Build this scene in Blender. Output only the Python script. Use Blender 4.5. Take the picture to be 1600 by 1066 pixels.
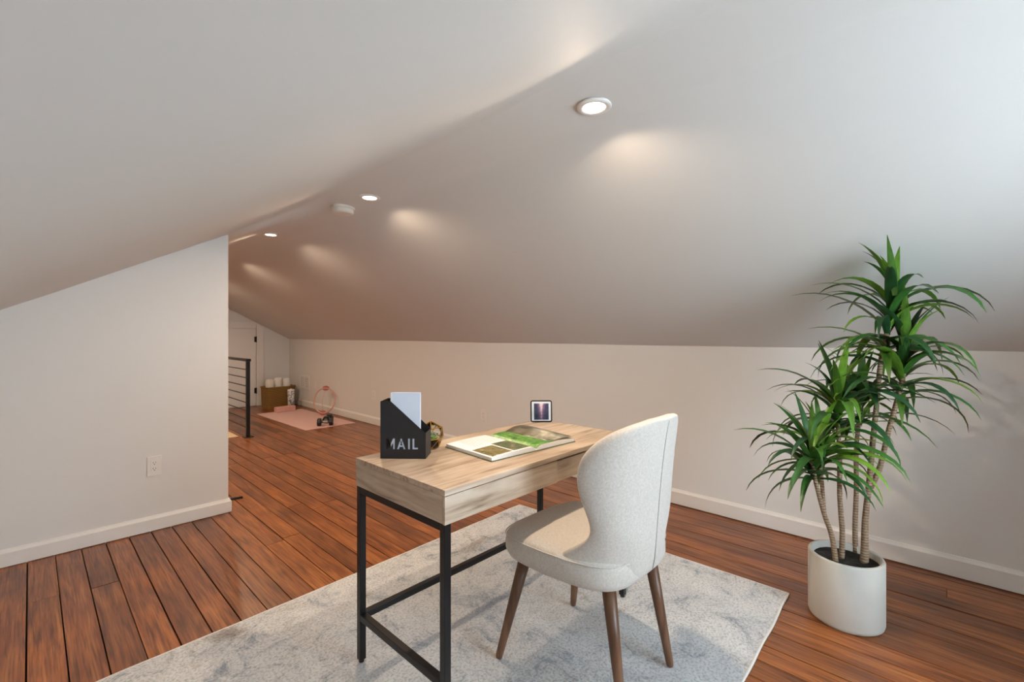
import bpy, bmesh, math, random
from mathutils import Vector, Matrix, noise
PI = math.pi
for o in list(bpy.data.objects): bpy.data.objects.remove(o)
sc = bpy.context.scene
C = sc.collection

# ------------------------------------------------------------------ camera
YAW = math.radians(46.4)          # camera looks 46.4 deg from +Y towards +X
cam_d = bpy.data.cameras.new('camera')
cam = bpy.data.objects.new('camera', cam_d); C.objects.link(cam)
cam.location = (0, 0, 1.2)
cam.rotation_euler = (PI/2, 0, -YAW)
cam_d.sensor_width = 36.0
cam_d.lens = 717.0/1600.0*36.0
cam_d.shift_y = -10.0/1600.0
cam_d.clip_start = 0.02
sc.camera = cam

# ------------------------------------------------------------------ world / exposure
w = bpy.data.worlds.new('sky'); sc.world = w; w.use_nodes = True
bg = w.node_tree.nodes['Background']
bg.inputs['Color'].default_value = (0.74, 0.89, 1.0, 1)
bg.inputs['Strength'].default_value = 15.5
sc.view_settings.view_transform = 'Standard'
sc.view_settings.look = 'None'
sc.view_settings.gamma = 1
sc.view_settings.use_curve_mapping = False
sc.view_settings.exposure = 0.02
LAMP_W = 14.5                       # power of each recessed lamp
LAMP_COL = (1.0, 0.77, 0.54)

# room numbers (metres; X across the attic, Y along it)
XL, XR = -0.494, 3.16              # knee walls
YN, YF = -1.25, 8.45               # window gable, far gable
ZK = 1.12                          # knee wall height
KL, KR = 0.538, 0.54               # slopes
ZC = 2.013                         # flat strip
YP, XP = 3.53, 0.925               # partition face, partition end
# window in near gable
WX0, WX1, WZ0, WZ1 = 0.72, 1.98, 0.50, 1.74
pl = bpy.data.lights.new('window_portal', 'AREA'); pl.shape = 'RECTANGLE'
pl.size = WX1-WX0; pl.size_y = WZ1-WZ0; pl.cycles.is_portal = True
po = bpy.data.objects.new('window_portal', pl); C.objects.link(po)
po.location = ((WX0+WX1)/2, YN-0.11, (WZ0+WZ1)/2); po.rotation_euler = (PI/2, 0, PI)

# ------------------------------------------------------------------ materials
def new_mat(name):
    m = bpy.data.materials.new(name); m.use_nodes = True
    nt = m.node_tree
    return m, nt, nt.nodes['Principled BSDF']
def N(nt, t, **kw):
    n = nt.nodes.new(t)
    for k, v in kw.items(): setattr(n, k, v)
    return n
def lin(c):
    return tuple(((x/255.)/12.92 if x/255. <= .04045 else ((x/255.+.055)/1.055)**2.4) for x in c) + (1,)
def simple(name, rgb, rough=.5, metal=0, bump=0, bscale=60, vary=0, vscale=8, spec=None, sheen=0):
    m, nt, p = new_mat(name)
    p.inputs['Base Color'].default_value = lin(rgb)
    p.inputs['Roughness'].default_value = rough
    p.inputs['Metallic'].default_value = metal
    if spec is not None: p.inputs['Specular IOR Level'].default_value = spec
    if sheen: p.inputs['Sheen Weight'].default_value = sheen
    tc = N(nt, 'ShaderNodeTexCoord')
    if vary:
        n = N(nt, 'ShaderNodeTexNoise'); n.inputs['Scale'].default_value = vscale; n.inputs['Detail'].default_value = 5
        nt.links.new(tc.outputs['Object'], n.inputs['Vector'])
        mx = N(nt, 'ShaderNodeMix', data_type='RGBA')
        a = lin([max(0, c-vary) for c in rgb]); b = lin([min(255, c+vary) for c in rgb])
        mx.inputs[6].default_value = a; mx.inputs[7].default_value = b
        nt.links.new(n.outputs['Fac'], mx.inputs[0]); nt.links.new(mx.outputs[2], p.inputs['Base Color'])
    if bump:
        n2 = N(nt, 'ShaderNodeTexNoise'); n2.inputs['Scale'].default_value = bscale; n2.inputs['Detail'].default_value = 4
        nt.links.new(tc.outputs['Object'], n2.inputs['Vector'])
        b_ = N(nt, 'ShaderNodeBump'); b_.inputs['Strength'].default_value = bump; b_.inputs['Distance'].default_value = .01
        nt.links.new(n2.outputs['Fac'], b_.inputs['Height']); nt.links.new(b_.outputs['Normal'], p.inputs['Normal'])
    return m
def emis(name, rgb, s):
    m, nt, p = new_mat(name)
    p.inputs['Base Color'].default_value = (.9, .9, .9, 1)
    p.inputs['Emission Color'].default_value = rgb + (1,)
    p.inputs['Emission Strength'].default_value = s
    return m
def ramp(nt, fac, stops):
    r = N(nt, 'ShaderNodeValToRGB'); el = r.color_ramp.elements
    while len(el) < len(stops): el.new(.5)
    for e, (pos, col) in zip(el, stops): e.position = pos; e.color = lin(col)
    nt.links.new(fac, r.inputs[0]); return r

M = {}
M['wall'] = simple('wall_paint', (226, 224, 221), .6, bump=.04, bscale=25)
M['ceil'] = simple('ceiling_paint', (224, 223, 220), .72, bump=.05, bscale=12, spec=.3)
M['trim'] = simple('trim_paint', (232, 229, 225), .38, bump=.03, bscale=30)
M['plate'] = simple('outlet_plastic', (232, 230, 226), .3)
M['slot'] = simple('slot_dark', (40, 38, 36), .6)
M['black'] = simple('black_metal', (24, 25, 28), .35, metal=.3, bump=.03, bscale=200)
M['mailblack'] = simple('matte_black_tin', (34, 35, 38), .45, metal=.2, bump=.05, bscale=150)
M['gold'] = simple('brass', (196, 152, 78), .3, metal=.9, vary=15, vscale=40)
M['fabric'] = None
M['leg'] = None
M['pot'] = simple('stone_pot', (192, 189, 181), .7, bump=.12, bscale=35, vary=8, vscale=9)
M['soil'] = simple('dark_soil', (30, 27, 25), .9, bump=1, bscale=90, vary=12, vscale=60)
M['paper'] = simple('white_paper', (242, 244, 246), .5)
M['notebook'] = simple('pale_blue_cover', (214, 224, 240), .35, vary=6, vscale=14)
M['pink_mat'] = simple('pink_foam', (216, 176, 170), .7, bump=.15, bscale=120, vary=6, vscale=7)
M['pink_block'] = simple('pink_block_foam', (214, 165, 152), .7, bump=.1, bscale=90, vary=6, vscale=20)
M['pink_ring'] = simple('pink_ring_rubber', (208, 160, 150), .45)
M['pink_pad'] = simple('rose_pad', (176, 104, 96), .5)
M['rubber'] = simple('black_rubber', (17, 17, 18), .5)
M['steel'] = simple('grey_steel', (170, 168, 165), .3, metal=.8)
M['towel'] = simple('white_terry', (238, 234, 228), .9, bump=.6, bscale=160)
M['beige'] = simple('beige_woven', (214, 190, 158), .85, bump=.5, bscale=200, vary=8, vscale=30)
M['hinge'] = simple('black_hinge', (30, 28, 27), .4, metal=.4)
M['smoke'] = simple('detector_plastic', (228, 222, 212), .4)
M['lens'] = emis('lamp_lens', (1.0, .86, .68), 9)
M['cover'] = simple('green_book_cover', (96, 112, 84), .5)

# window glass
m, nt, p = new_mat('pane_glass'); nt.nodes.remove(p)
tr = N(nt, 'ShaderNodeBsdfTransparent'); gl = N(nt, 'ShaderNodeBsdfGlossy'); gl.inputs['Roughness'].default_value = .02
fr = N(nt, 'ShaderNodeFresnel'); fr.inputs[0].default_value = 1.3
mx = N(nt, 'ShaderNodeMixShader'); nt.links.new(fr.outputs[0], mx.inputs[0])
nt.links.new(tr.outputs[0], mx.inputs[1]); nt.links.new(gl.outputs[0], mx.inputs[2])
nt.links.new(mx.outputs[0], nt.nodes['Material Output'].inputs['Surface']); M['glass'] = m

# heart pine floor boards: world position grain, shifted per board
m, nt, p = new_mat('pine_board')
geo = N(nt, 'ShaderNodeNewGeometry'); oi = N(nt, 'ShaderNodeObjectInfo')
mul = N(nt, 'ShaderNodeMath', operation='MULTIPLY'); mul.inputs[1].default_value = 37.0
nt.links.new(oi.outputs['Random'], mul.inputs[0])
comb = N(nt, 'ShaderNodeCombineXYZ'); nt.links.new(mul.outputs[0], comb.inputs[0]); nt.links.new(mul.outputs[0], comb.inputs[1])
add = N(nt, 'ShaderNodeVectorMath', operation='ADD')
nt.links.new(geo.outputs['Position'], add.inputs[0]); nt.links.new(comb.outputs[0], add.inputs[1])
mp = N(nt, 'ShaderNodeMapping'); mp.inputs['Scale'].default_value = (1, .07, 1)
nt.links.new(add.outputs[0], mp.inputs['Vector'])
g1 = N(nt, 'ShaderNodeTexNoise'); g1.inputs['Scale'].default_value = 30; g1.inputs['Detail'].default_value = 7; g1.inputs['Distortion'].default_value = 1.2
nt.links.new(mp.outputs[0], g1.inputs['Vector'])
wv = N(nt, 'ShaderNodeTexWave', bands_direction='X'); wv.inputs['Scale'].default_value = 20; wv.inputs['Distortion'].default_value = 14; wv.inputs['Detail'].default_value = 3; wv.inputs['Detail Scale'].default_value = 1.3
nt.links.new(mp.outputs[0], wv.inputs['Vector'])
b1 = N(nt, 'ShaderNodeTexNoise'); b1.inputs['Scale'].default_value = 2.3; b1.inputs['Detail'].default_value = 3
nt.links.new(add.outputs[0], b1.inputs['Vector'])
r1 = ramp(nt, g1.outputs['Fac'], [(.25, (112, 67, 38)), (.5, (170, 108, 62)), (.75, (200, 142, 88))])
r2 = ramp(nt, oi.outputs['Random'], [(0, (176, 146, 134)), (.3, (208, 176, 154)), (.7, (238, 204, 164)), (1, (255, 226, 170))])
mm = N(nt, 'ShaderNodeMix', data_type='RGBA', blend_type='MULTIPLY'); mm.inputs[0].default_value = .62
nt.links.new(r1.outputs[0], mm.inputs[6]); nt.links.new(r2.outputs[0], mm.inputs[7])
r3 = ramp(nt, wv.outputs['Fac'], [(0, (150, 150, 150)), (.35, (255, 255, 255)), (1, (255, 255, 255))])
mm2 = N(nt, 'ShaderNodeMix', data_type='RGBA', blend_type='MULTIPLY'); mm2.inputs[0].default_value = .28
nt.links.new(mm.outputs[2], mm2.inputs[6]); nt.links.new(r3.outputs[0], mm2.inputs[7])
r4 = ramp(nt, b1.outputs['Fac'], [(.3, (150, 140, 140)), (.6, (255, 255, 255))])
mm3 = N(nt, 'ShaderNodeMix', data_type='RGBA', blend_type='MULTIPLY'); mm3.inputs[0].default_value = .6
nt.links.new(mm2.outputs[2], mm3.inputs[6]); nt.links.new(r4.outputs[0], mm3.inputs[7])
nt.links.new(mm3.outputs[2], p.inputs['Base Color'])
fg = N(nt, 'ShaderNodeTexNoise'); fg.inputs['Scale'].default_value = 150; fg.inputs['Detail'].default_value = 4
mpf = N(nt, 'ShaderNodeMapping'); mpf.inputs['Scale'].default_value = (1, .035, 1); nt.links.new(add.outputs[0], mpf.inputs['Vector']); nt.links.new(mpf.outputs[0], fg.inputs['Vector'])
r5 = ramp(nt, fg.outputs['Fac'], [(.34, (150, 140, 132)), (.52, (255, 255, 255))])
mm4 = N(nt, 'ShaderNodeMix', data_type='RGBA', blend_type='MULTIPLY'); mm4.inputs[0].default_value = .65
nt.links.new(mm3.outputs[2], mm4.inputs[6]); nt.links.new(r5.outputs[0], mm4.inputs[7]); nt.links.new(mm4.outputs[2], p.inputs['Base Color'])
p.inputs['Roughness'].default_value = .33
p.inputs['Coat Weight'].default_value = .15; p.inputs['Coat Roughness'].default_value = .2
bp = N(nt, 'ShaderNodeBump'); bp.inputs['Strength'].default_value = .12; bp.inputs['Distance'].default_value = .004
nt.links.new(g1.outputs['Fac'], bp.inputs['Height']); nt.links.new(bp.outputs['Normal'], p.inputs['Normal'])
M['pine'] = m
M['gap'] = simple('floor_gap', (38, 24, 18), .9)

def wood(name, stops, scale, axis, rough=.5, wave=True):
    m, nt, p = new_mat(name)
    tc = N(nt, 'ShaderNodeTexCoord'); mp = N(nt, 'ShaderNodeMapping')
    s = [1, 1, 1]; s[axis] = .09; mp.inputs['Scale'].default_value = s
    nt.links.new(tc.outputs['Object'], mp.inputs['Vector'])
    n = N(nt, 'ShaderNodeTexNoise'); n.inputs['Scale'].default_value = scale; n.inputs['Detail'].default_value = 8; n.inputs['Distortion'].default_value = .8
    nt.links.new(mp.outputs[0], n.inputs['Vector'])
    r = ramp(nt, n.outputs['Fac'], stops)
    n2 = N(nt, 'ShaderNodeTexNoise'); n2.inputs['Scale'].default_value = 3.5; n2.inputs['Detail'].default_value = 3
    nt.links.new(tc.outputs['Object'], n2.inputs['Vector'])
    r2 = ramp(nt, n2.outputs['Fac'], [(.35, (205, 200, 192)), (.6, (255, 255, 255))])
    mx = N(nt, 'ShaderNodeMix', data_type='RGBA', blend_type='MULTIPLY'); mx.inputs[0].default_value = .8
    nt.links.new(r.outputs[0], mx.inputs[6]); nt.links.new(r2.outputs[0], mx.inputs[7])
    nt.links.new(mx.outputs[2], p.inputs['Base Color'])
    p.inputs['Roughness'].default_value = rough
    b = N(nt, 'ShaderNodeBump'); b.inputs['Strength'].default_value = .15; b.inputs['Distance'].default_value = .003
    nt.links.new(n.outputs['Fac'], b.inputs['Height']); nt.links.new(b.outputs['Normal'], p.inputs['Normal'])
    return m
OAK = [(.28, (144, 122, 103)), (.42, (184, 163, 142)), (.58, (202, 184, 164)), (.8, (217, 203, 187))]
M['oak'] = wood('washed_oak', OAK, 38, 0, .45)
M['oak_side'] = wood('washed_oak_side', OAK, 38, 1, .45)
M['leg'] = wood('walnut_leg', [(.3, (84, 56, 40)), (.5, (112, 78, 56)), (.75, (136, 98, 72))], 30, 2, .4)
M['trunk'] = None

# chair fabric
m, nt, p = new_mat('oat_fabric')
tc = N(nt, 'ShaderNodeTexCoord')
n = N(nt, 'ShaderNodeTexNoise'); n.inputs['Scale'].default_value = 160; n.inputs['Detail'].default_value = 3
nt.links.new(tc.outputs['Object'], n.inputs['Vector'])
n2 = N(nt, 'ShaderNodeTexNoise'); n2.inputs['Scale'].default_value = 420; n2.inputs['Detail'].default_value = 2
nt.links.new(tc.outputs['Object'], n2.inputs['Vector'])
r = ramp(nt, n.outputs['Fac'], [(.3, (192, 185, 176)), (.7, (209, 203, 195))])
nt.links.new(r.outputs[0], p.inputs['Base Color'])
p.inputs['Roughness'].default_value = .9; p.inputs['Sheen Weight'].default_value = .25
b = N(nt, 'ShaderNodeBump'); b.inputs['Strength'].default_value = .35; b.inputs['Distance'].default_value = .002
nt.links.new(n2.outputs['Fac'], b.inputs['Height']); nt.links.new(b.outputs['Normal'], p.inputs['Normal'])
M['fabric'] = m
M['seam'] = simple('seam_thread', (172, 168, 162), .9)

# rug: pale grey pile with slate and sand blotches
m, nt, p = new_mat('mottled_pile')
tc = N(nt, 'ShaderNodeTexCoord')
a1 = N(nt, 'ShaderNodeTexNoise'); a1.inputs['Scale'].default_value = 5.5; a1.inputs['Detail'].default_value = 12; a1.inputs['Roughness'].default_value = .82; a1.inputs['Distortion'].default_value = .9
a2 = N(nt, 'ShaderNodeTexNoise'); a2.inputs['Scale'].default_value = 2.1; a2.inputs['Detail'].default_value = 9; a2.inputs['Roughness'].default_value = .75; a2.inputs['Distortion'].default_value = 1
a3 = N(nt, 'ShaderNodeTexNoise'); a3.inputs['Scale'].default_value = 110; a3.inputs['Detail'].default_value = 4
mpo = N(nt, 'ShaderNodeMapping'); mpo.inputs['Location'].default_value = (5.3, 2.1, 0)
nt.links.new(tc.outputs['Object'], mpo.inputs['Vector'])
for q in (a1, a3): nt.links.new(tc.outputs['Object'], q.inputs['Vector'])
nt.links.new(mpo.outputs[0], a2.inputs['Vector'])
r = ramp(nt, a1.outputs['Fac'], [(.31, (96, 108, 124)), (.40, (150, 157, 167)), (.47, (198, 199, 200)), (.7, (220, 220, 219))])
r2 = ramp(nt, a2.outputs['Fac'], [(.35, (178, 160, 142)), (.43, (255, 255, 255)), (.58, (255, 255, 255)), (.68, (176, 188, 202))])
mm = N(nt, 'ShaderNodeMix', data_type='RGBA', blend_type='MULTIPLY'); mm.inputs[0].default_value = .7
nt.links.new(r.outputs[0], mm.inputs[6]); nt.links.new(r2.outputs[0], mm.inputs[7])
r3 = ramp(nt, a3.outputs['Fac'], [(.3, (170, 172, 176)), (.55, (255, 255, 255))])
mm2 = N(nt, 'ShaderNodeMix', data_type='RGBA', blend_type='MULTIPLY'); mm2.inputs[0].default_value = .7
nt.links.new(mm.outputs[2], mm2.inputs[6]); nt.links.new(r3.outputs[0], mm2.inputs[7])
nt.links.new(mm2.outputs[2], p.inputs['Base Color'])
p.inputs['Roughness'].default_value = .95; p.inputs['Sheen Weight'].default_value = .2
b = N(nt, 'ShaderNodeBump'); b.inputs['Strength'].default_value = .7; b.inputs['Distance'].default_value = .006
nt.links.new(a3.outputs['Fac'], b.inputs['Height']); nt.links.new(b.outputs['Normal'], p.inputs['Normal'])
M['rug'] = m
M['binding'] = simple('rug_binding', (214, 212, 206), .9)

# plant
m, nt, p = new_mat('strap_leaf')
oi = N(nt, 'ShaderNodeObjectInfo'); tc = N(nt, 'ShaderNodeTexCoord')
r = ramp(nt, oi.outputs['Random'], [(0, (40, 84, 50)), (.5, (64, 116, 44)), (1, (116, 160, 48))])
wvv = N(nt, 'ShaderNodeTexNoise'); wvv.inputs['Scale'].default_value = 30
mpl = N(nt, 'ShaderNodeMapping'); mpl.inputs['Scale'].default_value = (.1, 3, 1)
nt.links.new(tc.outputs['Object'], mpl.inputs['Vector']); nt.links.new(mpl.outputs[0], wvv.inputs['Vector'])
r2 = ramp(nt, wvv.outputs['Fac'], [(.3, (190, 190, 190)), (.7, (255, 255, 255))])
mm = N(nt, 'ShaderNodeMix', data_type='RGBA', blend_type='MULTIPLY'); mm.inputs[0].default_value = 1
nt.links.new(r.outputs[0], mm.inputs[6]); nt.links.new(r2.outputs[0], mm.inputs[7])
nt.links.new(mm.outputs[2], p.inputs['Base Color']); p.inputs['Roughness'].default_value = .38
M['leaf'] = m
m, nt, p = new_mat('ringed_trunk')
tc = N(nt, 'ShaderNodeTexCoord')
wv = N(nt, 'ShaderNodeTexWave', bands_direction='Z'); wv.inputs['Scale'].default_value = 28; wv.inputs['Distortion'].default_value = 2.0; wv.inputs['Detail'].default_value = 2
nt.links.new(tc.outputs['Object'], wv.inputs['Vector'])
r = ramp(nt, wv.outputs['Fac'], [(0, (122, 100, 78)), (.4, (146, 122, 98)), (1, (158, 134, 108))])
nt.links.new(r.outputs[0], p.inputs['Base Color']); p.inputs['Roughness'].default_value = .8
b = N(nt, 'ShaderNodeBump'); b.inputs['Strength'].default_value = .5; b.inputs['Distance'].default_value = .004
nt.links.new(wv.outputs['Fac'], b.inputs['Height']); nt.links.new(b.outputs['Normal'], p.inputs['Normal'])
M['trunk'] = m
M['succ_g'] = simple('succulent_green', (110, 150, 70), .5, vary=25, vscale=50)
M['succ_b'] = simple('succulent_bluegreen', (92, 128, 122), .5, vary=15, vscale=50)

def print_mat(name, stops, scale, detail=6, stretch=(1, 1, 1)):
    m, nt, p = new_mat(name)
    tc = N(nt, 'ShaderNodeTexCoord'); mp = N(nt, 'ShaderNodeMapping'); mp.inputs['Scale'].default_value = stretch
    nt.links.new(tc.outputs['Object'], mp.inputs['Vector'])
    n = N(nt, 'ShaderNodeTexNoise'); n.inputs['Scale'].default_value = scale; n.inputs['Detail'].default_value = detail; n.inputs['Roughness'].default_value = .65
    nt.links.new(mp.outputs[0], n.inputs['Vector'])
    r = ramp(nt, n.outputs['Fac'], stops); nt.links.new(r.outputs[0], p.inputs['Base Color']); p.inputs['Roughness'].default_value = .28
    return m
M['print_a'] = print_mat('garden_print', [(.3, (40, 46, 26)), (.42, (96, 104, 46)), (.5, (150, 128, 96)), (.56, (112, 120, 60)), (.66, (206, 176, 146))], 46)
M['print_b'] = print_mat('shrub_print', [(.32, (36, 34, 30)), (.45, (70, 92, 50)), (.55, (110, 116, 84)), (.66, (196, 160, 136))], 52)
M['print_c'] = print_mat('meadow_print', [(.3, (30, 60, 22)), (.45, (72, 130, 46)), (.6, (120, 170, 84)), (.75, (196, 206, 150))], 44)
M['print_d'] = print_mat('dusk_print', [(.3, (52, 48, 40)), (.48, (104, 100, 82)), (.6, (150, 146, 128)), (.75, (214, 206, 184))], 9, 4)
M['text'] = simple('grey_print', (196, 196, 198), .5)
M['pattern'] = print_mat('grey_white_pattern', [(.40, (96, 98, 104)), (.47, (150, 152, 156)), (.52, (226, 224, 220)), (.7, (236, 234, 230))], 38, 3)
# street canyon print for the small frame
m, nt, p = new_mat('street_print')
tc = N(nt, 'ShaderNodeTexCoord'); sx = N(nt, 'ShaderNodeSeparateXYZ'); nt.links.new(tc.outputs['Object'], sx.inputs[0])
nz = N(nt, 'ShaderNodeTexNoise'); nz.inputs['Scale'].default_value = 90; nz.inputs['Detail'].default_value = 3
nt.links.new(tc.outputs['Object'], nz.inputs['Vector'])
ab = N(nt, 'ShaderNodeMath', operation='ABSOLUTE'); nt.links.new(sx.outputs[0], ab.inputs[0])
sl = N(nt, 'ShaderNodeMath', operation='MULTIPLY_ADD'); sl.inputs[1].default_value = -.20; sl.inputs[2].default_value = .004
nt.links.new(sx.outputs[2], sl.inputs[0])              # street narrows towards the ground
ad = N(nt, 'ShaderNodeMath', operation='ADD'); nt.links.new(ab.outputs[0], ad.inputs[0]); nt.links.new(sl.outputs[0], ad.inputs[1])
nm = N(nt, 'ShaderNodeMath', operation='MULTIPLY_ADD'); nm.inputs[1].default_value = .014; nm.inputs[2].default_value = -.007
nt.links.new(nz.outputs['Fac'], nm.inputs[0])
ad2 = N(nt, 'ShaderNodeMath', operation='ADD'); nt.links.new(ad.outputs[0], ad2.inputs[0]); nt.links.new(nm.outputs[0], ad2.inputs[1])
sc2 = N(nt, 'ShaderNodeMath', operation='MULTIPLY'); sc2.inputs[1].default_value = 30; nt.links.new(ad2.outputs[0], sc2.inputs[0])
r = ramp(nt, sc2.outputs[0], [(0, (252, 226, 216)), (.12, (232, 196, 204)), (.3, (150, 120, 140)), (.6, (84, 76, 104)), (1, (60, 66, 90))])
nt.links.new(r.outputs[0], p.inputs['Base Color']); p.inputs['Roughness'].default_value = .25
M['street'] = m
# woven basket
m, nt, p = new_mat('woven_seagrass')
tc = N(nt, 'ShaderNodeTexCoord')
wv = N(nt, 'ShaderNodeTexWave', bands_direction='Z'); wv.inputs['Scale'].default_value = 22; wv.inputs['Distortion'].default_value = 1
br = N(nt, 'ShaderNodeTexChecker'); br.inputs['Scale'].default_value = 60
nt.links.new(tc.outputs['Object'], wv.inputs['Vector']); nt.links.new(tc.outputs['Object'], br.inputs['Vector'])
r = ramp(nt, wv.outputs['Fac'], [(0, (96, 66, 28)), (.5, (146, 108, 50)), (1, (168, 128, 64))])
nt.links.new(r.outputs[0], p.inputs['Base Color']); p.inputs['Roughness'].default_value = .75
b = N(nt, 'ShaderNodeBump'); b.inputs['Strength'].default_value = .6; b.inputs['Distance'].default_value = .006
ad = N(nt, 'ShaderNodeMath', operation='ADD'); nt.links.new(wv.outputs['Fac'], ad.inputs[0]); nt.links.new(br.outputs['Fac'], ad.inputs[1])
nt.links.new(ad.outputs[0], b.inputs['Height']); nt.links.new(b.outputs['Normal'], p.inputs['Normal'])
M['basket'] = m

# ------------------------------------------------------------------ mesh helpers
class MB:
    def __init__(s): s.v = []; s.f = []
    def add(s, vs, fs):
        o = len(s.v); s.v += [tuple(q) for q in vs]; s.f += [tuple(i+o for i in q) for q in fs]; return s
    def box(s, x0, x1, y0, y1, z0, z1):
        vs = [(x, y, z) for z in (z0, z1) for (x, y) in ((x0, y0), (x1, y0), (x1, y1), (x0, y1))]
        return s.add(vs, [(3, 2, 1, 0), (4, 5, 6, 7), (0, 1, 5, 4), (1, 2, 6, 5), (2, 3, 7, 6), (3, 0, 4, 7)])
    def prism(s, poly, a0, a1, axis=1):
        """2D polygon extruded along axis; poly in the other two axes in order."""
        def P(u, w, a):
            return (u, a, w) if axis == 1 else ((a, u, w) if axis == 0 else (u, w, a))
        n = len(poly)
        vs = [P(u, w, a0) for u, w in poly]+[P(u, w, a1) for u, w in poly]
        fs = [tuple(range(n)), tuple(range(2*n-1, n-1, -1))]
        for i in range(n): fs.append((i, i+n, (i+1) % n+n, (i+1) % n))
        return s.add(vs, fs)
    def tube(s, pts, rad, n=10, caps=True, closed=False):
        pts = [Vector(q) for q in pts]; k = len(pts)
        rads = rad if isinstance(rad, (list, tuple)) else [rad]*k
        base = len(s.v); up = None
        for i, q in enumerate(pts):
            if closed: t = (pts[(i+1) % k]-pts[i-1]).normalized()
            else: t = (pts[min(i+1, k-1)]-pts[max(i-1, 0)]).normalized()
            if up is None:
                up = Vector((0, 0, 1)) if abs(t.z) < .9 else Vector((1, 0, 0))
            a = t.cross(up).normalized(); b = a.cross(t).normalized(); up = b
            for j in range(n):
                an = 2*PI*j/n
                s.v.append(tuple(q+(a*math.cos(an)+b*math.sin(an))*rads[i]))
        seg = k if closed else k-1
        for i in range(seg):
            for j in range(n):
                i2 = (i+1) % k; j2 = (j+1) % n
                s.f.append((base+i*n+j, base+i*n+j2, base+i2*n+j2, base+i2*n+j))
        if caps and not closed:
            s.f.append(tuple(base+j for j in range(n-1, -1, -1)))
            s.f.append(tuple(base+(k-1)*n+j for j in range(n)))
        return s
    def lathe(s, prof, n=32, c=(0, 0, 0), sx=1, sy=1):
        base = len(s.v)
        for r, z in prof:
            for j in range(n):
                an = 2*PI*j/n
                s.v.append((c[0]+r*sx*math.cos(an), c[1]+r*sy*math.sin(an), c[2]+z))
        for i in range(len(prof)-1):
            for j in range(n):
                j2 = (j+1) % n
                s.f.append((base+i*n+j, base+i*n+j2, base+(i+1)*n+j2, base+(i+1)*n+j))
        s.f.append(tuple(base+j for j in range(n-1, -1, -1)))
        s.f.append(tuple(base+(len(prof)-1)*n+j for j in range(n)))
        return s
    def grid(s, rows):
        """rows: list of equal-length point lists"""
        base = len(s.v); n = len(rows[0])
        for r in rows: s.v += [tuple(q) for q in r]
        for i in range(len(rows)-1):
            for j in range(n-1):
                s.f.append((base+i*n+j, base+i*n+j+1, base+(i+1)*n+j+1, base+(i+1)*n+j))
        return s
    def mesh(s, name, mat, smooth=False, fixn=True):
        me = bpy.data.meshes.new(name); me.from_pydata(s.v, [], s.f)
        if fixn:
            bm = bmesh.new(); bm.from_mesh(me); bmesh.ops.recalc_face_normals(bm, faces=bm.faces); bm.to_mesh(me); bm.free()
        if mat: me.materials.append(mat)
        if smooth: me.polygons.foreach_set('use_smooth', [True]*len(me.polygons))
        me.update(); return me
    def build(s, name, mat, parent=None, smooth=False, bevel=0, loc=None, rot=None, fixn=True, sub=0, seg=2):
        o = bpy.data.objects.new(name, s.mesh(name, mat, smooth, fixn)); C.objects.link(o)
        if parent: o.parent = parent
        if loc: o.location = loc
        if rot: o.rotation_euler = rot
        if bevel:
            b = o.modifiers.new('bevel', 'BEVEL'); b.width = bevel; b.segments = seg; b.limit_method = 'ANGLE'; b.angle_limit = .6
        if sub:
            m_ = o.modifiers.new('sub', 'SUBSURF'); m_.levels = sub; m_.render_levels = sub
        return o
def empty(name, loc=(0, 0, 0), rz=0):
    o = bpy.data.objects.new(name, None); C.objects.link(o); o.location = loc; o.rotation_euler = (0, 0, rz)
    o.empty_display_size = .05
    return o
def tag(o, label, cat, group=None):
    o['label'] = label; o['category'] = cat
    if group: o['group'] = group
    return o
def struct(o, label=None, cat=None):
    o['kind'] = 'structure'
    if label: o['label'] = label
    if cat: o['category'] = cat
    return o
def smoothstep(a, b, x):
    t = max(0., min(1., (x-a)/(b-a))); return t*t*(3-2*t)
def nz(x, y, z=0): return noise.noise(Vector((x, y, z)))

# ------------------------------------------------------------------ structure
# floor: dark sub floor with every board a child
fl = MB().box(XL-.1, XR+.1, YN-.1, YF+.1, -.06, -.016).build('floor', M['gap'])
struct(fl, 'orange brown pine board floor of the attic', 'floor')
rng = random.Random(5)
BW = .1034
unit = {}
for k in range(3):
    unit[k] = MB().box(0, BW-.0036-.0011*k, 0, 1, -.016, 0).mesh('plank', M['pine'])
nb = int((XR-XL)/BW)+2
x = XL-.03
i = 0
while x < XR+.05:
    cuts = [YN-.05]
    y = YN-.05+rng.uniform(.8, 3.2)
    while y < YF:
        if abs(y-4.82) > .5: cuts.append(y)
        y += rng.uniform(1.9, 3.6)
    if x > .55: cuts.append(4.82+rng.uniform(-.012, .012))      # boards of the far half start at one seam
    cuts = sorted(cuts)+[YF+.05]
    for a, b in zip(cuts[:-1], cuts[1:]):
        o = bpy.data.objects.new('plank', unit[rng.randrange(3)]); C.objects.link(o)
        o.parent = fl
        o.location = (x, a+.0012, rng.uniform(-.0015, .0008)); o.scale = (1, b-a-.0024, 1)
    x += BW; i += 1

def zl(x): return 1.384+KL*x
def zr(x): return ZK+KR*(XR-x)
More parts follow.
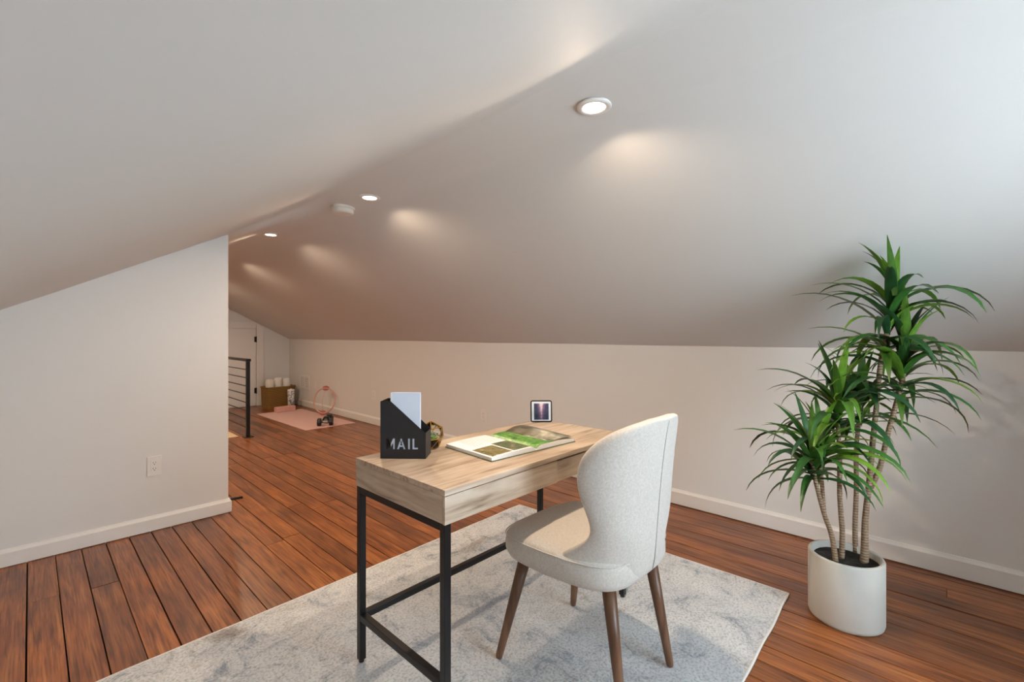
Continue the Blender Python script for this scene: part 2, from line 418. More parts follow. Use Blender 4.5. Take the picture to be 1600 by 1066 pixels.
# ceiling: left slope, narrow flat strip and right slope in one old plaster skin
rows = []
ny = 120
for j in range(ny+1):
    y = YN-.15+(YF+.3-YN)*j/ny
    xl = 1.19-.28*smoothstep(2.95, 3.55, y)+.02*nz(y*1.1, 3.3)
    xr = 1.51+.02*nz(y*.9, 8.1)
    zL = zl(xl); row = []
    for k in range(33):
        X = XL-.12+(xl-XL+.12)*(1-(1-k/32.)**1.6); row.append((X, zl(X)))
    for k in range(1, 12):
        t = k/12.; row.append((xl+(xr-xl)*t, zL+(ZC-zL)*smoothstep(0, .75, t)))
    for k in range(29):
        X = xr+(XR+.12-xr)*(k/28.)**1.4; row.append((X, min(ZC, zr(X))))
    # relax the creases, then waver like hand-finished plaster
    for _ in range(1):
        row = [row[0]]+[(row[q][0], .25*row[q-1][1]+.5*row[q][1]+.25*row[q+1][1]) for q in range(1, len(row)-1)]+[row[-1]]
    rows.append([(X, y, z+.006*nz(X*1.3, y*.9, 1.7)+.002*nz(X*4, y*3, 5)) for X, z in row])
cl = MB().grid(rows).build('ceiling', M['ceil'], smooth=True)
struct(cl, 'white plastered sloping attic ceiling with a narrow flat ridge strip', 'ceiling')

struct(MB().box(XR, XR+.1, YN, YF, -.05, ZK+.03).build('wall_right', M['wall']), 'long low white knee wall behind the potted plant', 'wall')
struct(MB().box(XL-.1, XL, YN, YF, -.05, ZK+.03).build('wall_left', M['wall']), 'low white knee wall left of the camera', 'wall')
gab = [(XL, -.05), (XR, -.05), (XR, ZK), (1.55, ZC-.03), (1.12, ZC-.03), (XL, ZK)]
struct(MB().prism(gab, YF, YF+.1).build('wall_back', M['wall']), 'far white gable wall with the small door', 'wall')
wf = MB()
def clipz(x): return min(zl(x), ZC, zr(x))-.01
wf.prism([(XL, -.05), (WX0, -.05), (WX0, clipz(WX0)), (XL, ZK)], YN-.1, YN)
wf.prism([(WX1, -.05), (XR, -.05), (XR, ZK), (WX1, clipz(WX1))], YN-.1, YN)
wf.prism([(WX0, -.05), (WX1, -.05), (WX1, WZ0), (WX0, WZ0)], YN-.1, YN)
wf.prism([(WX0, WZ1), (WX1, WZ1), (WX1, clipz(WX1)), (1.51, ZC-.01), (1.18, ZC-.01), (WX0, clipz(WX0))], YN-.1, YN)
struct(wf.build('wall_front', M['wall']), 'white gable wall with the daylight window', 'wall')
pt = [(XL, -.05), (XP, -.05), (XP, zl(XP)+.0), (XL, zl(XL))]
struct(MB().prism(pt, YP, YP+.12).build('wall_partition', M['wall'], bevel=.004), 'white partition wall with an outlet at the left', 'wall')
# window
win = struct(empty('window_1', ((WX0+WX1)/2, YN-.05, WZ0)), 'white framed gable window', 'window')
hw = (WX1-WX0)/2; hh = WZ1-WZ0
fm = MB()
fm.box(-hw, -hw+.05, -.04, .03, 0, hh); fm.box(hw-.05, hw, -.04, .03, 0, hh); fm.box(-hw+.05, hw-.05, -.04, .03, hh-.05, hh); fm.box(-hw+.05, hw-.05, -.04, .03, 0, .05)
fm.box(-hw+.05, hw-.05, -.02, .02, hh/2-.02, hh/2+.02)
fm.build('window_frame', M['trim'], win)
MB().box(-hw+.05, hw-.05, -.004, .0, .05, hh/2-.02).build('pane', M['glass'], win)
MB().box(-hw+.05, hw-.05, -.004, .0, hh/2+.02, hh-.05).build('pane', M['glass'], win)
MB().box(-hw-.04, hw+.04, .05, .09, -.03, 0).build('window_sill', M['trim'], win)

# baseboards with a small top moulding
def bb_profile(t=.016, h=.1): return [(0, 0), (t, 0), (t, h-.018), (t*.55, h-.006), (t*.4, h), (0, h)]
def baseboard(name, a, b, nrm, label, h=.1):
    a = Vector(a); b = Vector(b); d = (b-a).normalized(); n = Vector(nrm)
    m = MB(); pr = bb_profile(h=h); k = len(pr)
    vs = [tuple(q+n*u+Vector((0, 0, w))) for q in (a, b) for u, w in pr]
    m.add(vs, [tuple(range(k)), tuple(range(2*k-1, k-1, -1))]+[(i, i+k, (i+1) % k+k, (i+1) % k) for i in range(k)])
    return struct(m.build(name, M['trim']), label, 'baseboard')
baseboard('baseboard_right', (XR, YN, .006), (XR, YF, .006), (-1, 0, 0), 'white baseboard along the long knee wall')
baseboard('baseboard_left', (XL, YN, .006), (XL, YF, .006), (1, 0, 0), 'white baseboard along the near left knee wall')
baseboard('baseboard_back', (2.75, YF, .006), (XR-.016, YF, .006), (0, -1, 0), 'short white baseboard in the far corner', .09)
bp_ = MB()
pr = bb_profile(h=.088)
# partition baseboard turns the corner at the wall's end
path = [((XL, YP), (0, -1)), ((XP, YP), (0, -1)), ((XP, YP+.12), (1, 0))]
ring = []
for (px_, py_), n in [((XL, YP), (0, -1)), ((XP, YP), (1, -1)), ((XP, YP+.12), (1, 0))]:
    ring.append([(px_+n[0]*u, py_+n[1]*u, .004+w_) for u, w_ in pr])
k = len(pr); vs = [q for r_ in ring for q in r_]
fs = [tuple(range(k)), tuple(range(3*k-1, 2*k-1, -1))]
for s_ in range(2):
    fs += [(s_*k+i, (s_+1)*k+i, (s_+1)*k+(i+1) % k, s_*k+(i+1) % k) for i in range(k)]
struct(bp_.add(vs, fs).build('baseboard_partition', M['trim']), 'white baseboard wrapping the partition wall end', 'baseboard')

# far door, its casing and hinges
DX0, DX1, DZ = 1.80, 2.62, 1.305
door = struct(empty('door_1', ((DX0+DX1)/2, YF, 0)), 'short white flush door with black hinges in far wall', 'door')
cx = (DX0+DX1)/2
MB().box(DX0-cx+.004, DX1-cx-.004, -.022, -.001, .012, DZ-.004).build('door_leaf', M['trim'], door, bevel=.003)
for z in (1.12, .26):
    MB().tube([(DX1-cx-.002, -.03, z-.05), (DX1-cx-.002, -.03, z+.05)], .008, 8).box(DX1-cx-.03, DX1-cx-.002, -.026, -.02, z-.045, z+.045).build('hinge', M['hinge'], door)
MB().tube([(DX0-cx+.07, -.024, .62), (DX0-cx+.07, -.07, .62)], .011, 10).lathe([(.0, -.026), (.022, -.02), (.027, 0), (.022, .02), (0, .026)], 12, (DX0-cx+.07, -.075, .62)).build('door_knob', M['hinge'], door, smooth=True)
zc_ = lambda X: zr(X)-.012
tr_ = struct(empty('trim_1', (cx, YF, 0)), 'white door casing cut by the slope in the far wall', 'trim')
MB().prism([(DX1-cx+.002, 0.002), (DX1-cx+.115, 0.002), (DX1-cx+.115, zc_(DX1+.115)), (DX1-cx+.002, zc_(DX1+.002))], -.022, -.001).build('casing_side', M['trim'], tr_, bevel=.003)
MB().prism([(DX0-cx-.1, DZ+.002), (DX1-cx, DZ+.002), (DX1-cx, zc_(DX1)), (DX1-cx-.03, DZ+.105), (DX0-cx-.1, DZ+.105)], -.024, -.001).build('casing_head', M['trim'], tr_, bevel=.003)
MB().box(DX0-cx-.105, DX0-cx-.002, -.022, -.001, .002, DZ).build('casing_side', M['trim'], tr_, bevel=.003)

# ------------------------------------------------------------------ recessed lamps and smoke alarm
LX = 1.385
ceil_z = ZC
lamp_labels = ['largest round recessed ceiling light nearest the camera', 'round recessed ceiling light beside the smoke alarm', 'round recessed ceiling light above the partition wall end', 'recessed ceiling light over the stair railing', 'recessed ceiling light nearest the far door']
for q, ly in enumerate([.915, 2.48, 3.98, 5.5, 7.0]):
    zc = ceil_z-.004
    t = empty('recessed_light', (LX if q < 2 else 1.345, ly, zc)); tag(t, lamp_labels[q], 'ceiling light', 'recessed lights along the ridge strip')
    MB().lathe([(.040, .004), (.040, -.001), (.044, -.0035), (.058, -.003), (.061, .0), (.061, .006)], 40).build('trim_ring', M['plate'], t, smooth=True)
    MB().lathe([(.0405, .003), (.0405, -.0005)], 32).build('lens', M['lens'], t)
    ld = bpy.data.lights.new('lamp_glow', 'AREA'); ld.shape = 'DISK'; ld.size = .078; ld.energy = LAMP_W; ld.color = LAMP_COL; ld.spread = math.radians(162)
    lo = bpy.data.objects.new('lamp_glow', ld); C.objects.link(lo); lo.parent = t; lo.location = (0, 0, -.006)
sd = empty('smoke_alarm', (1.375, 2.80, ceil_z-.002)); tag(sd, 'round white smoke alarm on the ridge ceiling', 'smoke alarm')
MB().lathe([(.074, .006), (.074, -.012), (.070, -.014)], 36).build('mount_plate', M['smoke'], sd, smooth=False)
MB().lathe([(.066, -.014), (.066, -.034), (.058, -.041), (.03, -.043), (0.001, -.043)], 36).build('alarm_body', M['smoke'], sd, smooth=False)

# ------------------------------------------------------------------ outlets, switch, vent
def outlet(loc, rz, label, kind='outlet'):
    t = empty('wall_outlet' if kind == 'outlet' else 'wall_switch', loc, rz); tag(t, label, 'outlet' if kind == 'outlet' else 'switch')
    MB().box(-.036, .036, -.006, 0, -.059, .059).build('cover_plate', M['plate'], t, bevel=.002)
    if kind == 'outlet':
        ins = MB().box(-.0175, .0175, -.0085, -.006, -.034, .034).build('receptacle', M['plate'], t, bevel=.001)
        for s in (-1, 1):
            zc = s*.018
            MB().box(-.0075, -.0055, -.0088, -.0082, zc-.001, zc+.008).build('slot', M['slot'], ins)
            MB().box(.0055, .0075, -.0088, -.0082, zc, zc+.007).build('slot', M['slot'], ins)
            MB().tube([(0, -.0088, zc-.007), (0, -.0082, zc-.007)], .0026, 8).build('slot', M['slot'], ins)
    else:
        MB().box(-.017, .017, -.010, -.006, -.033, .033).build('rocker', M['plate'], t, bevel=.002)
    return t
outlet((.525, YP, .395), 0, 'white duplex outlet on the left partition wall')
outlet((XR, 3.405, .386), PI/2*-1, 'white outlet on the knee wall behind the desk')
outlet((XR, 5.555, .393), -PI/2, 'white outlet on the knee wall left of the mail holder')
outlet((XR, 7.35, .39), -PI/2, 'faint white wall plate beside the vent grille', 'switch')
v = empty('vent_grille', (XR, 7.79, .405), -PI/2); tag(v, 'white wall vent grille above the corner basket', 'vent')
fr_ = MB().box(-.2, -.165, -.008, 0, -.118, .118).box(.165, .2, -.008, 0, -.118, .118).box(-.165, .165, -.008, 0, .09, .118).box(-.165, .165, -.008, 0, -.118, -.09).box(-.012, .012, -.008, 0, -.09, .09)
fr_.build('frame', M['plate'], v)
MB().box(-.165, .165, -.0015, 0, -.09, .09).build('backing', M['slot'], v)
sl_me = MB().add([(-.0765, -.007, -.004), (.0765, -.007, -.004), (.0765, -.001, .006), (-.0765, -.001, .006), (-.0765, -.006, -.0055), (.0765, -.006, -.0055), (.0765, 0, .0045), (-.0765, 0, .0045)], [(0, 1, 2, 3), (7, 6, 5, 4), (0, 4, 5, 1), (3, 2, 6, 7)]).mesh('slat', M['plate'])
for sx_ in (-.0885, .0885):
    for q in range(12):
        o = bpy.data.objects.new('slat', sl_me); C.objects.link(o); o.parent = v; o.location = (sx_, 0, -.0825+q*.015)

# ------------------------------------------------------------------ rug
RX0, RX1, RY0, RY1 = -.06, 2.385, .5, 2.14
rg = empty('area_rug', ((RX0+RX1)/2, (RY0+RY1)/2, 0.0005), math.radians(1.6))
tag(rg, 'pale grey mottled area rug under the desk and chair', 'rug')
rows = []; nx_, ny_ = 60, 40
hx, hy = (RX1-RX0)/2, (RY1-RY0)/2
def rug_pt(u, v_):
    x = (u*2-1)*hx; y = (v_*2-1)*hy
    ex = max(0, abs(u*2-1)-.9)/.1; ey = max(0, abs(v_*2-1)-.9)/.1
    x += .006*ex*nz(y*5, 1.1); y += .006*ey*nz(x*5, 4.1)
    z = .010+.0015*nz(x*3, y*3, 2)
    if u > .5 and ex > 0: z += .0025*max(0, nz(y*4.5, 7.7))*ex; x += .008*nz(y*4.5, 7.7)*ex            # rippled right-hand edge
    return (x, y, z)
top = [[rug_pt(i/nx_, j/ny_) for i in range(nx_+1)] for j in range(ny_+1)]
m = MB().grid(top)
bo = len(m.v); per = [(0, i) for i in range(nx_+1)]+[(j, nx_) for j in range(1, ny_+1)]+[(ny_, i) for i in range(nx_-1, -1, -1)]+[(j, 0) for j in range(ny_-1, 0, -1)]
for j, i in per:
    q = top[j][i]; m.v.append((q[0], q[1], 0))
for k_ in range(len(per)):
    a = per[k_]; b = per[(k_+1) % len(per)]
    m.f.append((a[0]*(nx_+1)+a[1], b[0]*(nx_+1)+b[1], bo+(k_+1) % len(per), bo+k_))
m.build('pile', M['rug'], rg, smooth=False)
m = MB().tube([(top[j][i][0], top[j][i][1], top[j][i][2]-.004) for j, i in per], .0055, 6, closed=True)
m.build('edge_binding', M['binding'], rg, smooth=True)

# ------------------------------------------------------------------ desk
DW, DD, DH = 1.045, .513, .7395
desk = empty('writing_desk', (1.341, 1.309, .0128), math.radians(.5))
tag(desk, 'light oak writing desk with black metal frame and two drawers', 'desk')
hw, hd = DW/2, DD/2
MB().box(-hw, hw, -hd, hd, DH-.018, DH).build('desktop', M['oak'], desk, bevel=.0015)
MB().box(-hw, -hw+.016, -hd+.012, hd-.001, DH-.100, DH-.0185).build('side_panel', M['oak_side'], desk, bevel=.001)
MB().box(hw-.016, hw, -hd+.012, hd-.001, DH-.100, DH-.0185).build('side_panel', M['oak_side'], desk, bevel=.001)
MB().box(-hw+.016, hw-.016, hd-.016, hd-.001, DH-.100, DH-.0185).build('back_panel', M['oak'], desk, bevel=.001)
MB().box(-hw+.016, hw-.016, -hd+.03, hd-.016, DH-.100, DH-.092).build('bottom_panel', M['oak'], desk)
MB().box(-hw+.001, .006, -hd+.001, -hd+.0115, DH-.102, DH-.020).box(-hw+.03, -.02, -hd+.0115, hd-.06, DH-.09, DH-.04).build('drawer', M['oak'], desk, bevel=.001)
MB().box(.009, hw-.001, -hd+.006, -hd+.0165, DH-.102, DH-.026).box(.03, hw-.03, -hd+.0165, hd-.06, DH-.09, DH-.04).build('drawer', M['oak'], desk, bevel=.001)
tb = .024; zt = DH-.1005
for sx_ in (-1, 1):
    for sy_ in (-1, 1):
        x0 = sx_*(hw-.002); x1 = sx_*(hw-.002-tb); y0 = sy_*(hd-.003); y1 = sy_*(hd-.003-tb)
        lg = MB().box(min(x0, x1), max(x0, x1), min(y0, y1), max(y0, y1), .010, zt).build('leg', M['black'], desk, bevel=.002)
        MB().lathe([(.009, .0), (.010, .003), (.010, .010)], 12, ((x0+x1)/2, (y0+y1)/2, 0)).build('foot_glide', M['rubber'], lg)
    xa, xb = sorted((sx_*(hw-.002), sx_*(hw-.002-tb)))
    MB().box(xa, xb, -hd+.003+tb, hd-.003-tb, zt-tb, zt).build('side_rail', M['black'], desk, bevel=.002)
    MB().box(xa, xb, -hd+.003+tb, hd-.003-tb, .155, .155+tb).build('side_stretcher', M['black'], desk, bevel=.002)
MB().box(-hw+.002+tb, hw-.002-tb, hd-.003-tb, hd-.003, .155, .155+tb).build('back_stretcher', M['black'], desk, bevel=.002)
DT = DH+.0128   # desk top height

# ------------------------------------------------------------------ chair
chair = empty('dining_chair', (1.42, .957, .0152), math.radians(0))
tag(chair, 'oat fabric dining chair with winged curved back and walnut legs', 'chair')
# seat cushion: superellipse slab, crowned
def sup(t, a, b_, n):
    ct, st = math.cos(t), math.sin(t)
    return a*math.copysign(abs(ct)**(2/n), ct), b_*math.copysign(abs(st)**(2/n), st)
prof = [(0.0, .375), (.55, .372), (.88, .374), (.965, .385), (1.0, .405), (1.0, .440), (.985, .462), (.94, .474), (.8, .481), (.5, .486), (.0, .488)]
seatm = MB(); nseg = 48; base = 0
for (rr, z) in prof:
    for j in range(nseg):
        t = 2*PI*j/nseg
        x, y = sup(t, .248*max(rr, .001), .252*max(rr, .001), 4.0)
        taper = 1-.10*max(0, -(y/.24))          # narrower at the back
        dz = -.012*max(0, y/.24)**2*(1 if z > .43 else 0)
        seatm.v.append((x*taper, y+.017, z+dz))
for i in range(len(prof)-1):
    for j in range(nseg):
        j2 = (j+1) % nseg
        seatm.f.append((i*nseg+j, i*nseg+j2, (i+1)*nseg+j2, (i+1)*nseg+j))
seat = seatm.build('seat', M['fabric'], chair, smooth=True)
# welt seam round the seat edge
pts = []
for j in range(64):
    t = 2*PI*j/64; x, y = sup(t, .2475, .2515, 4.0); taper = 1-.10*max(0, -(y/.24))
    pts.append((x*taper, y+.017, .463-.010*max(0, y/.24)**2))
MB().tube(pts, .0022, 6, closed=True).build('welt', M['fabric'], seat, smooth=True)
# winged back shell: rows by height, arc in plan
keys = [  # z, half width, wing forward (y of edge), back y
    (.385, .205, -.030, -.232), (.41, .226, -.005, -.247), (.45, .236, -.015, -.254), (.49, .229, -.060, -.258),
    (.53, .218, -.125, -.261), (.57, .219, -.150, -.264), (.62, .231, -.140, -.268), (.68, .244, -.118, -.273), (.74, .250, -.108, -.279),
    (.80, .243, -.122, -.286), (.85, .222, -.160, -.293), (.885, .188, -.206, -.299), (.908, .140, -.250, -.304), (.92, .075, -.285, -.308)]
def backpt(k, u):
    z, hw_, yw, yb = k
    a = u*PI/2
    x = hw_*math.sin(a)
    y = yb+(yw-yb)*(1-math.cos(a))**1.15
    return Vector((x, y, z))
cols = 25
outer = [[backpt(k, -1+2*j/(cols-1)) for j in range(cols)] for k in keys]
# inner skin offset along plan normal
TH = .042
def inner_of(r):
    out = []
    for j, q in enumerate(r):
        a = r[max(j-1, 0)]; b_ = r[min(j+1, cols-1)]
        t = (b_-a); t.z = 0; t.normalize(); nrm = Vector((-t.y, t.x, 0))
        th = TH*(.62+.38*math.cos((j/(cols-1)*2-1)*PI/2))
        out.append(q+nrm*th)
    return out
inner = [inner_of(r) for r in outer]
bm_ = MB(); R_ = len(keys)
for r in outer: bm_.v += [tuple(q) for q in r]
for r in inner: bm_.v += [tuple(q) for q in r]
ofs = R_*cols
for i in range(R_-1):
    for j in range(cols-1):
        bm_.f.append((i*cols+j, i*cols+j+1, (i+1)*cols+j+1, (i+1)*cols+j))
        bm_.f.append((ofs+i*cols+j, ofs+(i+1)*cols+j, ofs+(i+1)*cols+j+1, ofs+i*cols+j+1))
    for j in (0, cols-1):
        bm_.f.append((i*cols+j, (i+1)*cols+j, ofs+(i+1)*cols+j, ofs+i*cols+j))
for i in (0, R_-1):
    for j in range(cols-1):
        bm_.f.append((i*cols+j, i*cols+j+1, ofs+i*cols+j+1, ofs+i*cols+j))
bk = bm_.build('backrest', M['fabric'], chair, smooth=True, sub=2)
MB().tube([tuple(backpt(k, .0)+Vector((0, -.0005, 0))) for k in keys[1:-1]], .0016, 6).build('centre_seam', M['seam'], bk, smooth=True)
# legs
for nm, top_, ft in (('fl', (-.165, .165, .385), (-.234, .240, 0)), ('fr', (.165, .165, .385), (.221, .236, 0)),
                     ('bl', (-.140, -.165, .385), (-.160, -.228, 0)), ('br', (.140, -.165, .385), (.157, -.236, 0))):
    t_, f_ = Vector(top_), Vector(ft)
    P = [f_.lerp(t_, s_) for s_ in (0, .012, .05, .5, 1)]
    MB().tube([tuple(q) for q in P], [.010, .0125, .0135, .0185, .0235], 18).build('leg', M['leg'], chair, smooth=True)
MB().tube([(-.02, -.14, .355), (-.02, -.14, .376)], .008, 10).build('bolt', M['black'], chair)

# ------------------------------------------------------------------ things on the desk
# mail holder with stencil-cut letters
A = Vector((.872, 1.486)); Bp = Vector((.980, 1.364))
dr = (Bp-A).normalized(); ang = math.atan2(dr.y, dr.x)
MWd, MDp, MHt, MLo = .164, .088, .206, .092
mail = empty('mail_holder', (A.x, A.y, DT+.0005), ang)       # local x: along the lettered face, y: away from camera
tag(mail, 'black metal holder with cut-out lettering MAIL on the desk corner', 'mail holder')
def plate_with_holes(name, outline, holes, th, parent, mat):
    cu = bpy.data.curves.new(name, 'CURVE'); cu.dimensions = '2D'; cu.fill_mode = 'BOTH'; cu.extrude = th/2
    for poly in [outline]+holes:
        sp = cu.splines.new('POLY'); sp.points.add(len(poly)-1)
        for q, (x, y) in zip(sp.points, poly): q.co = (x, y, 0, 1)
        sp.use_cyclic_u = True
    tmp = bpy.data.objects.new('tmp', cu); C.objects.link(tmp)
    dg = bpy.context.evaluated_depsgraph_get()
    me = bpy.data.meshes.new_from_object(tmp.evaluated_get(dg)); me.name = name
    bpy.data.objects.remove(tmp); bpy.data.curves.remove(cu)
    me.materials.clear(); me.materials.append(mat)
    o = bpy.data.objects.new(name, me); C.objects.link(o); o.parent = parent
    return o
def off(poly, x, y, s=1): return [(x+px_*s, y+py_*s) for px_, py_ in poly]
# letters on a unit of cap height 1
L_M = [(0, 0), (.17, 0), (.17, .58), (.36, .16), (.46, .16), (.65, .58), (.65, 0), (.82, 0), (.82, 1), (.65, 1), (.41, .46), (.17, 1), (0, 1)]
L_A1 = [(0, 0), (.18, 0), (.25, .22), (.55, .22), (.62, 0), (.80, 0), (.53, .80), (.43, .56), (.50, .36), (.30, .36), (.37, .56), (.27, .80)]
L_A2 = [(.295, .85), (.40, .60), (.505, .85), (.455, 1), (.345, 1)]
L_I = [(0, 0), (.18, 0), (.18, 1), (0, 1)]
L_L = [(0, 0), (.52, 0), (.52, .16), (.18, .16), (.18, 1), (0, 1)]
ch = .0385; lz = .034
lets = [off(L_M, .021, lz, ch), off(L_A1, .0605, lz, ch), off(L_A2, .0605, lz, ch), off(L_I, .1005, lz, ch), off(L_L, .1165, lz, ch)]
front = [(0, 0), (MWd, 0), (MWd, MLo), (.038, MHt), (0, MHt)]
fp = plate_with_holes('front_plate', front, lets, .0016, mail, M['mailblack'])
fp.rotation_euler = (PI/2, 0, 0)
back_o = plate_with_holes('back_plate', front, [], .0016, mail, M['mailblack'])
back_o.rotation_euler = (PI/2, 0, 0); back_o.location = (0, MDp, 0)
MB().box(-.0008, .0008, .0008, MDp-.0008, 0, MHt).build('side_plate', M['mailblack'], mail)
MB().box(MWd-.0008, MWd+.0008, .0008, MDp-.0008, 0, MLo).build('side_plate', M['mailblack'], mail)
MB().box(.0008, MWd-.0008, .0008, MDp-.0008, 0, .0016).build('base_plate', M['mailblack'], mail)
# notebook standing in the holder
nb_ = empty('notebook', (A.x, A.y, DT+.0025), ang); tag(nb_, 'pale blue notebook standing in the mail holder', 'notebook')
nb_.location = Vector((A.x, A.y, DT+.0025))+Matrix.Rotation(ang, 3, 'Z') @ Vector((.041, .0024, 0))
MB().box(0, .103, 0, .0015, 0, .236).build('front_cover', M['notebook'], nb_, bevel=.0006)
MB().box(.002, .101, .0017, .0093, .002, .233).build('page_block', M['paper'], nb_)
MB().box(0, .103, .0095, .011, 0, .236).build('back_cover', M['notebook'], nb_, bevel=.0006)
MB().tube([(-.001, .0055, 0.001), (-.001, .0055, .235)], .0058, 10).build('spine', M['notebook'], nb_, smooth=True)

# geometric terrarium
te = empty('glass_terrarium', (1.094, 1.487, DT+.0005), .35); tag(te, 'small brass framed geometric glass terrarium with succulents', 'terrarium')
def ringp(r, z, n, ph): return [Vector((r*math.cos(2*PI*i/n+ph), r*math.sin(2*PI*i/n+ph), z)) for i in range(n)]
n_ = 5
r0 = ringp(.032, .003, n_, 0); r1 = ringp(.054, .040, n_, PI/n_); r2 = ringp(.046, .082, n_, 0); ap = Vector((0, 0, .104))
tris = []; edges = set(); allv = r0+r1+r2+[ap]
def tri(a, b, c):
    tris.append((a, b, c))
    for e in ((a, b), (b, c), (c, a)): edges.add(tuple(sorted(e)))
for i in range(n_):
    j = (i+1) % n_
    tri(i, j, n_+i); tri(j, n_+j, n_+i)
    tri(n_+i, n_+j, 2*n_+j); tri(n_+i, 2*n_+j, 2*n_+i)
    if i != 3: tri(2*n_+i, 2*n_+j, 3*n_)
    else:
        for e in ((2*n_+i, 2*n_+j), (2*n_+i, 3*n_), (2*n_+j, 3*n_)): edges.add(tuple(sorted(e)))
fm = MB()
for a, b in edges: fm.tube([allv[a], allv[b]], .0020, 6)
fm.build('brass_frame', M['gold'], te)
for a, b, c in tris:
    A_, B_, C_ = allv[a], allv[b], allv[c]; g = (A_+B_+C_)/3
    q = [g+(p_-g)*.96 for p_ in (A_, B_, C_)]; nn = (B_-A_).cross(C_-A_).normalized()*.0006
    MB().add([tuple(p_+nn) for p_ in q]+[tuple(p_-nn) for p_ in q], [(0, 1, 2), (5, 4, 3), (0, 3, 4, 1), (1, 4, 5, 2), (2, 5, 3, 0)]).build('pane', M['glass'], te)
MB().lathe([(.030, .004), (.040, .022), (.034, .028), (.015, .031), (.001, .031)], 14).build('soil', M['soil'], te, smooth=True)
def rosette(cx_, cy_, cz_, R, mat, n1=9):
    root = MB()
    rr = random.Random(int(cx_*1e4))
    for ringi, (el, ln, cnt) in enumerate(((.35, 1, n1), (.8, .75, n1-2), (1.2, .5, 4))):
        for i in range(cnt):
            az = 2*PI*i/cnt+ringi*.4+rr.uniform(-.1, .1)
            d = Vector((math.cos(az)*math.cos(el), math.sin(az)*math.cos(el), math.sin(el)))
            P = [Vector((cx_, cy_, cz_))+d*R*ln*s_ for s_ in (0, .35, .7, 1)]
            root.tube(P, [R*.09, R*.2, R*.18, R*.02], 6)
    return root
rosette(-.014, -.012, .034, .030, 0).build('succulent', M['succ_g'], te, smooth=True)
rosette(.016, .006, .040, .030, 0, 8).build('succulent', M['succ_b'], te, smooth=True)
rosette(-.004, .020, .036, .024, 0, 7).build('succulent', M['succ_g'], te, smooth=True)

# open picture book
bk_ = empty('open_book', (1.352, 1.288, DT+.0006), math.radians(-4)); tag(bk_, 'large open picture book lying on the desk', 'book')
PWd, PHt = .224, .280
MB().box(-PWd-.004, PWd+.004, -PHt/2-.004, PHt/2+.004, 0, .0025).build('cover', M['cover'], bk_, bevel=.0008)
def page_z(s, side):       # s 0 at spine .. 1 at fore edge
    base = .0165*(1-.35*s) if side < 0 else .0155*(1-.30*s)
    return .0028+base*min(1, (s/.10)**.5 if s > 0 else 0)+(.004*math.sin(s*PI) if side > 0 else .002*math.sin(s*PI))
for side, nm in ((-1, 'left_pages'), (1, 'right_pages')):
    m = MB(); ns = 16
    top = [[(side*PWd*i/ns, -PHt/2+PHt*j, page_z(i/ns, side)) for i in range(ns+1)] for j in (0, 1)]
    m.grid(top); bo = len(m.v)
    m.grid([[(p_[0], p_[1], .0026) for p_ in r] for r in top])
    for i in range(ns):
        for r in (0, 1): m.f.append((r*(ns+1)+i, r*(ns+1)+i+1, bo+r*(ns+1)+i+1, bo+r*(ns+1)+i))
    for i in (0, ns): m.f.append((i, ns+1+i, bo+ns+1+i, bo+i))
    pg = m.build(nm, M['paper'], bk_)
    def patch(name, s0, s1, y0, y1, mat, lift=.0004, side=side, pg=pg):
        k = 8
        rr_ = [[(side*PWd*(s0+(s1-s0)*i/k), y, page_z(s0+(s1-s0)*i/k, side)+lift) for i in range(k+1)] for y in (y0, y1)]
        mm_ = MB().grid(rr_); b_ = len(mm_.v)
        mm_.grid([[(p_[0], p_[1], p_[2]-lift*.8) for p_ in r] for r in rr_])
        for i in range(k):
            mm_.f.append((i, i+1, b_+i+1, b_+i)); mm_.f.append((k+1+i, k+2+i, b_+k+2+i, b_+k+1+i))
        return mm_.build(name, mat, pg)
    if side < 0:
        patch('garden_photo', .52, .95, -.130, -.012, M['print_a'])
        patch('shrub_photo', .07, .48, -.130, .006, M['print_b'])
        for q in range(11):
            yy = .128-q*.0105
            patch('text_line', .12+.03*(q % 3 == 2), .80, yy-.0018, yy+.0018, M['text'], .0003)
    else:
        patch('meadow_photo', .015, .45, -PHt/2+.001, PHt/2-.001, M['print_c'])
        patch('dusk_photo', .45, .995, -PHt/2+.001, PHt/2-.001, M['print_d'])
# lifted page curling over the gutter
rows = []
for j in range(2):
    y = -PHt/2+.012+(PHt-.014)*j
    rows.append([(.085+.135*(i/10), y, .020+.016*math.sin(i/10*PI*.8)*(.25+.75*j)) for i in range(11)])
m = MB().grid(rows); b_ = len(m.v); m.grid([[(p_[0], p_[1], p_[2]-.0004) for p_ in r] for r in rows])
for i in range(10): m.f += [(i, i+1, b_+i+1, b_+i), (11+i, 12+i, b_+12+i, b_+11+i)]
m.f += [(0, 11, b_+11, b_), (10, 21, b_+21, b_+10)]
m.build('lifted_page', M['print_d'], bk_, smooth=True)

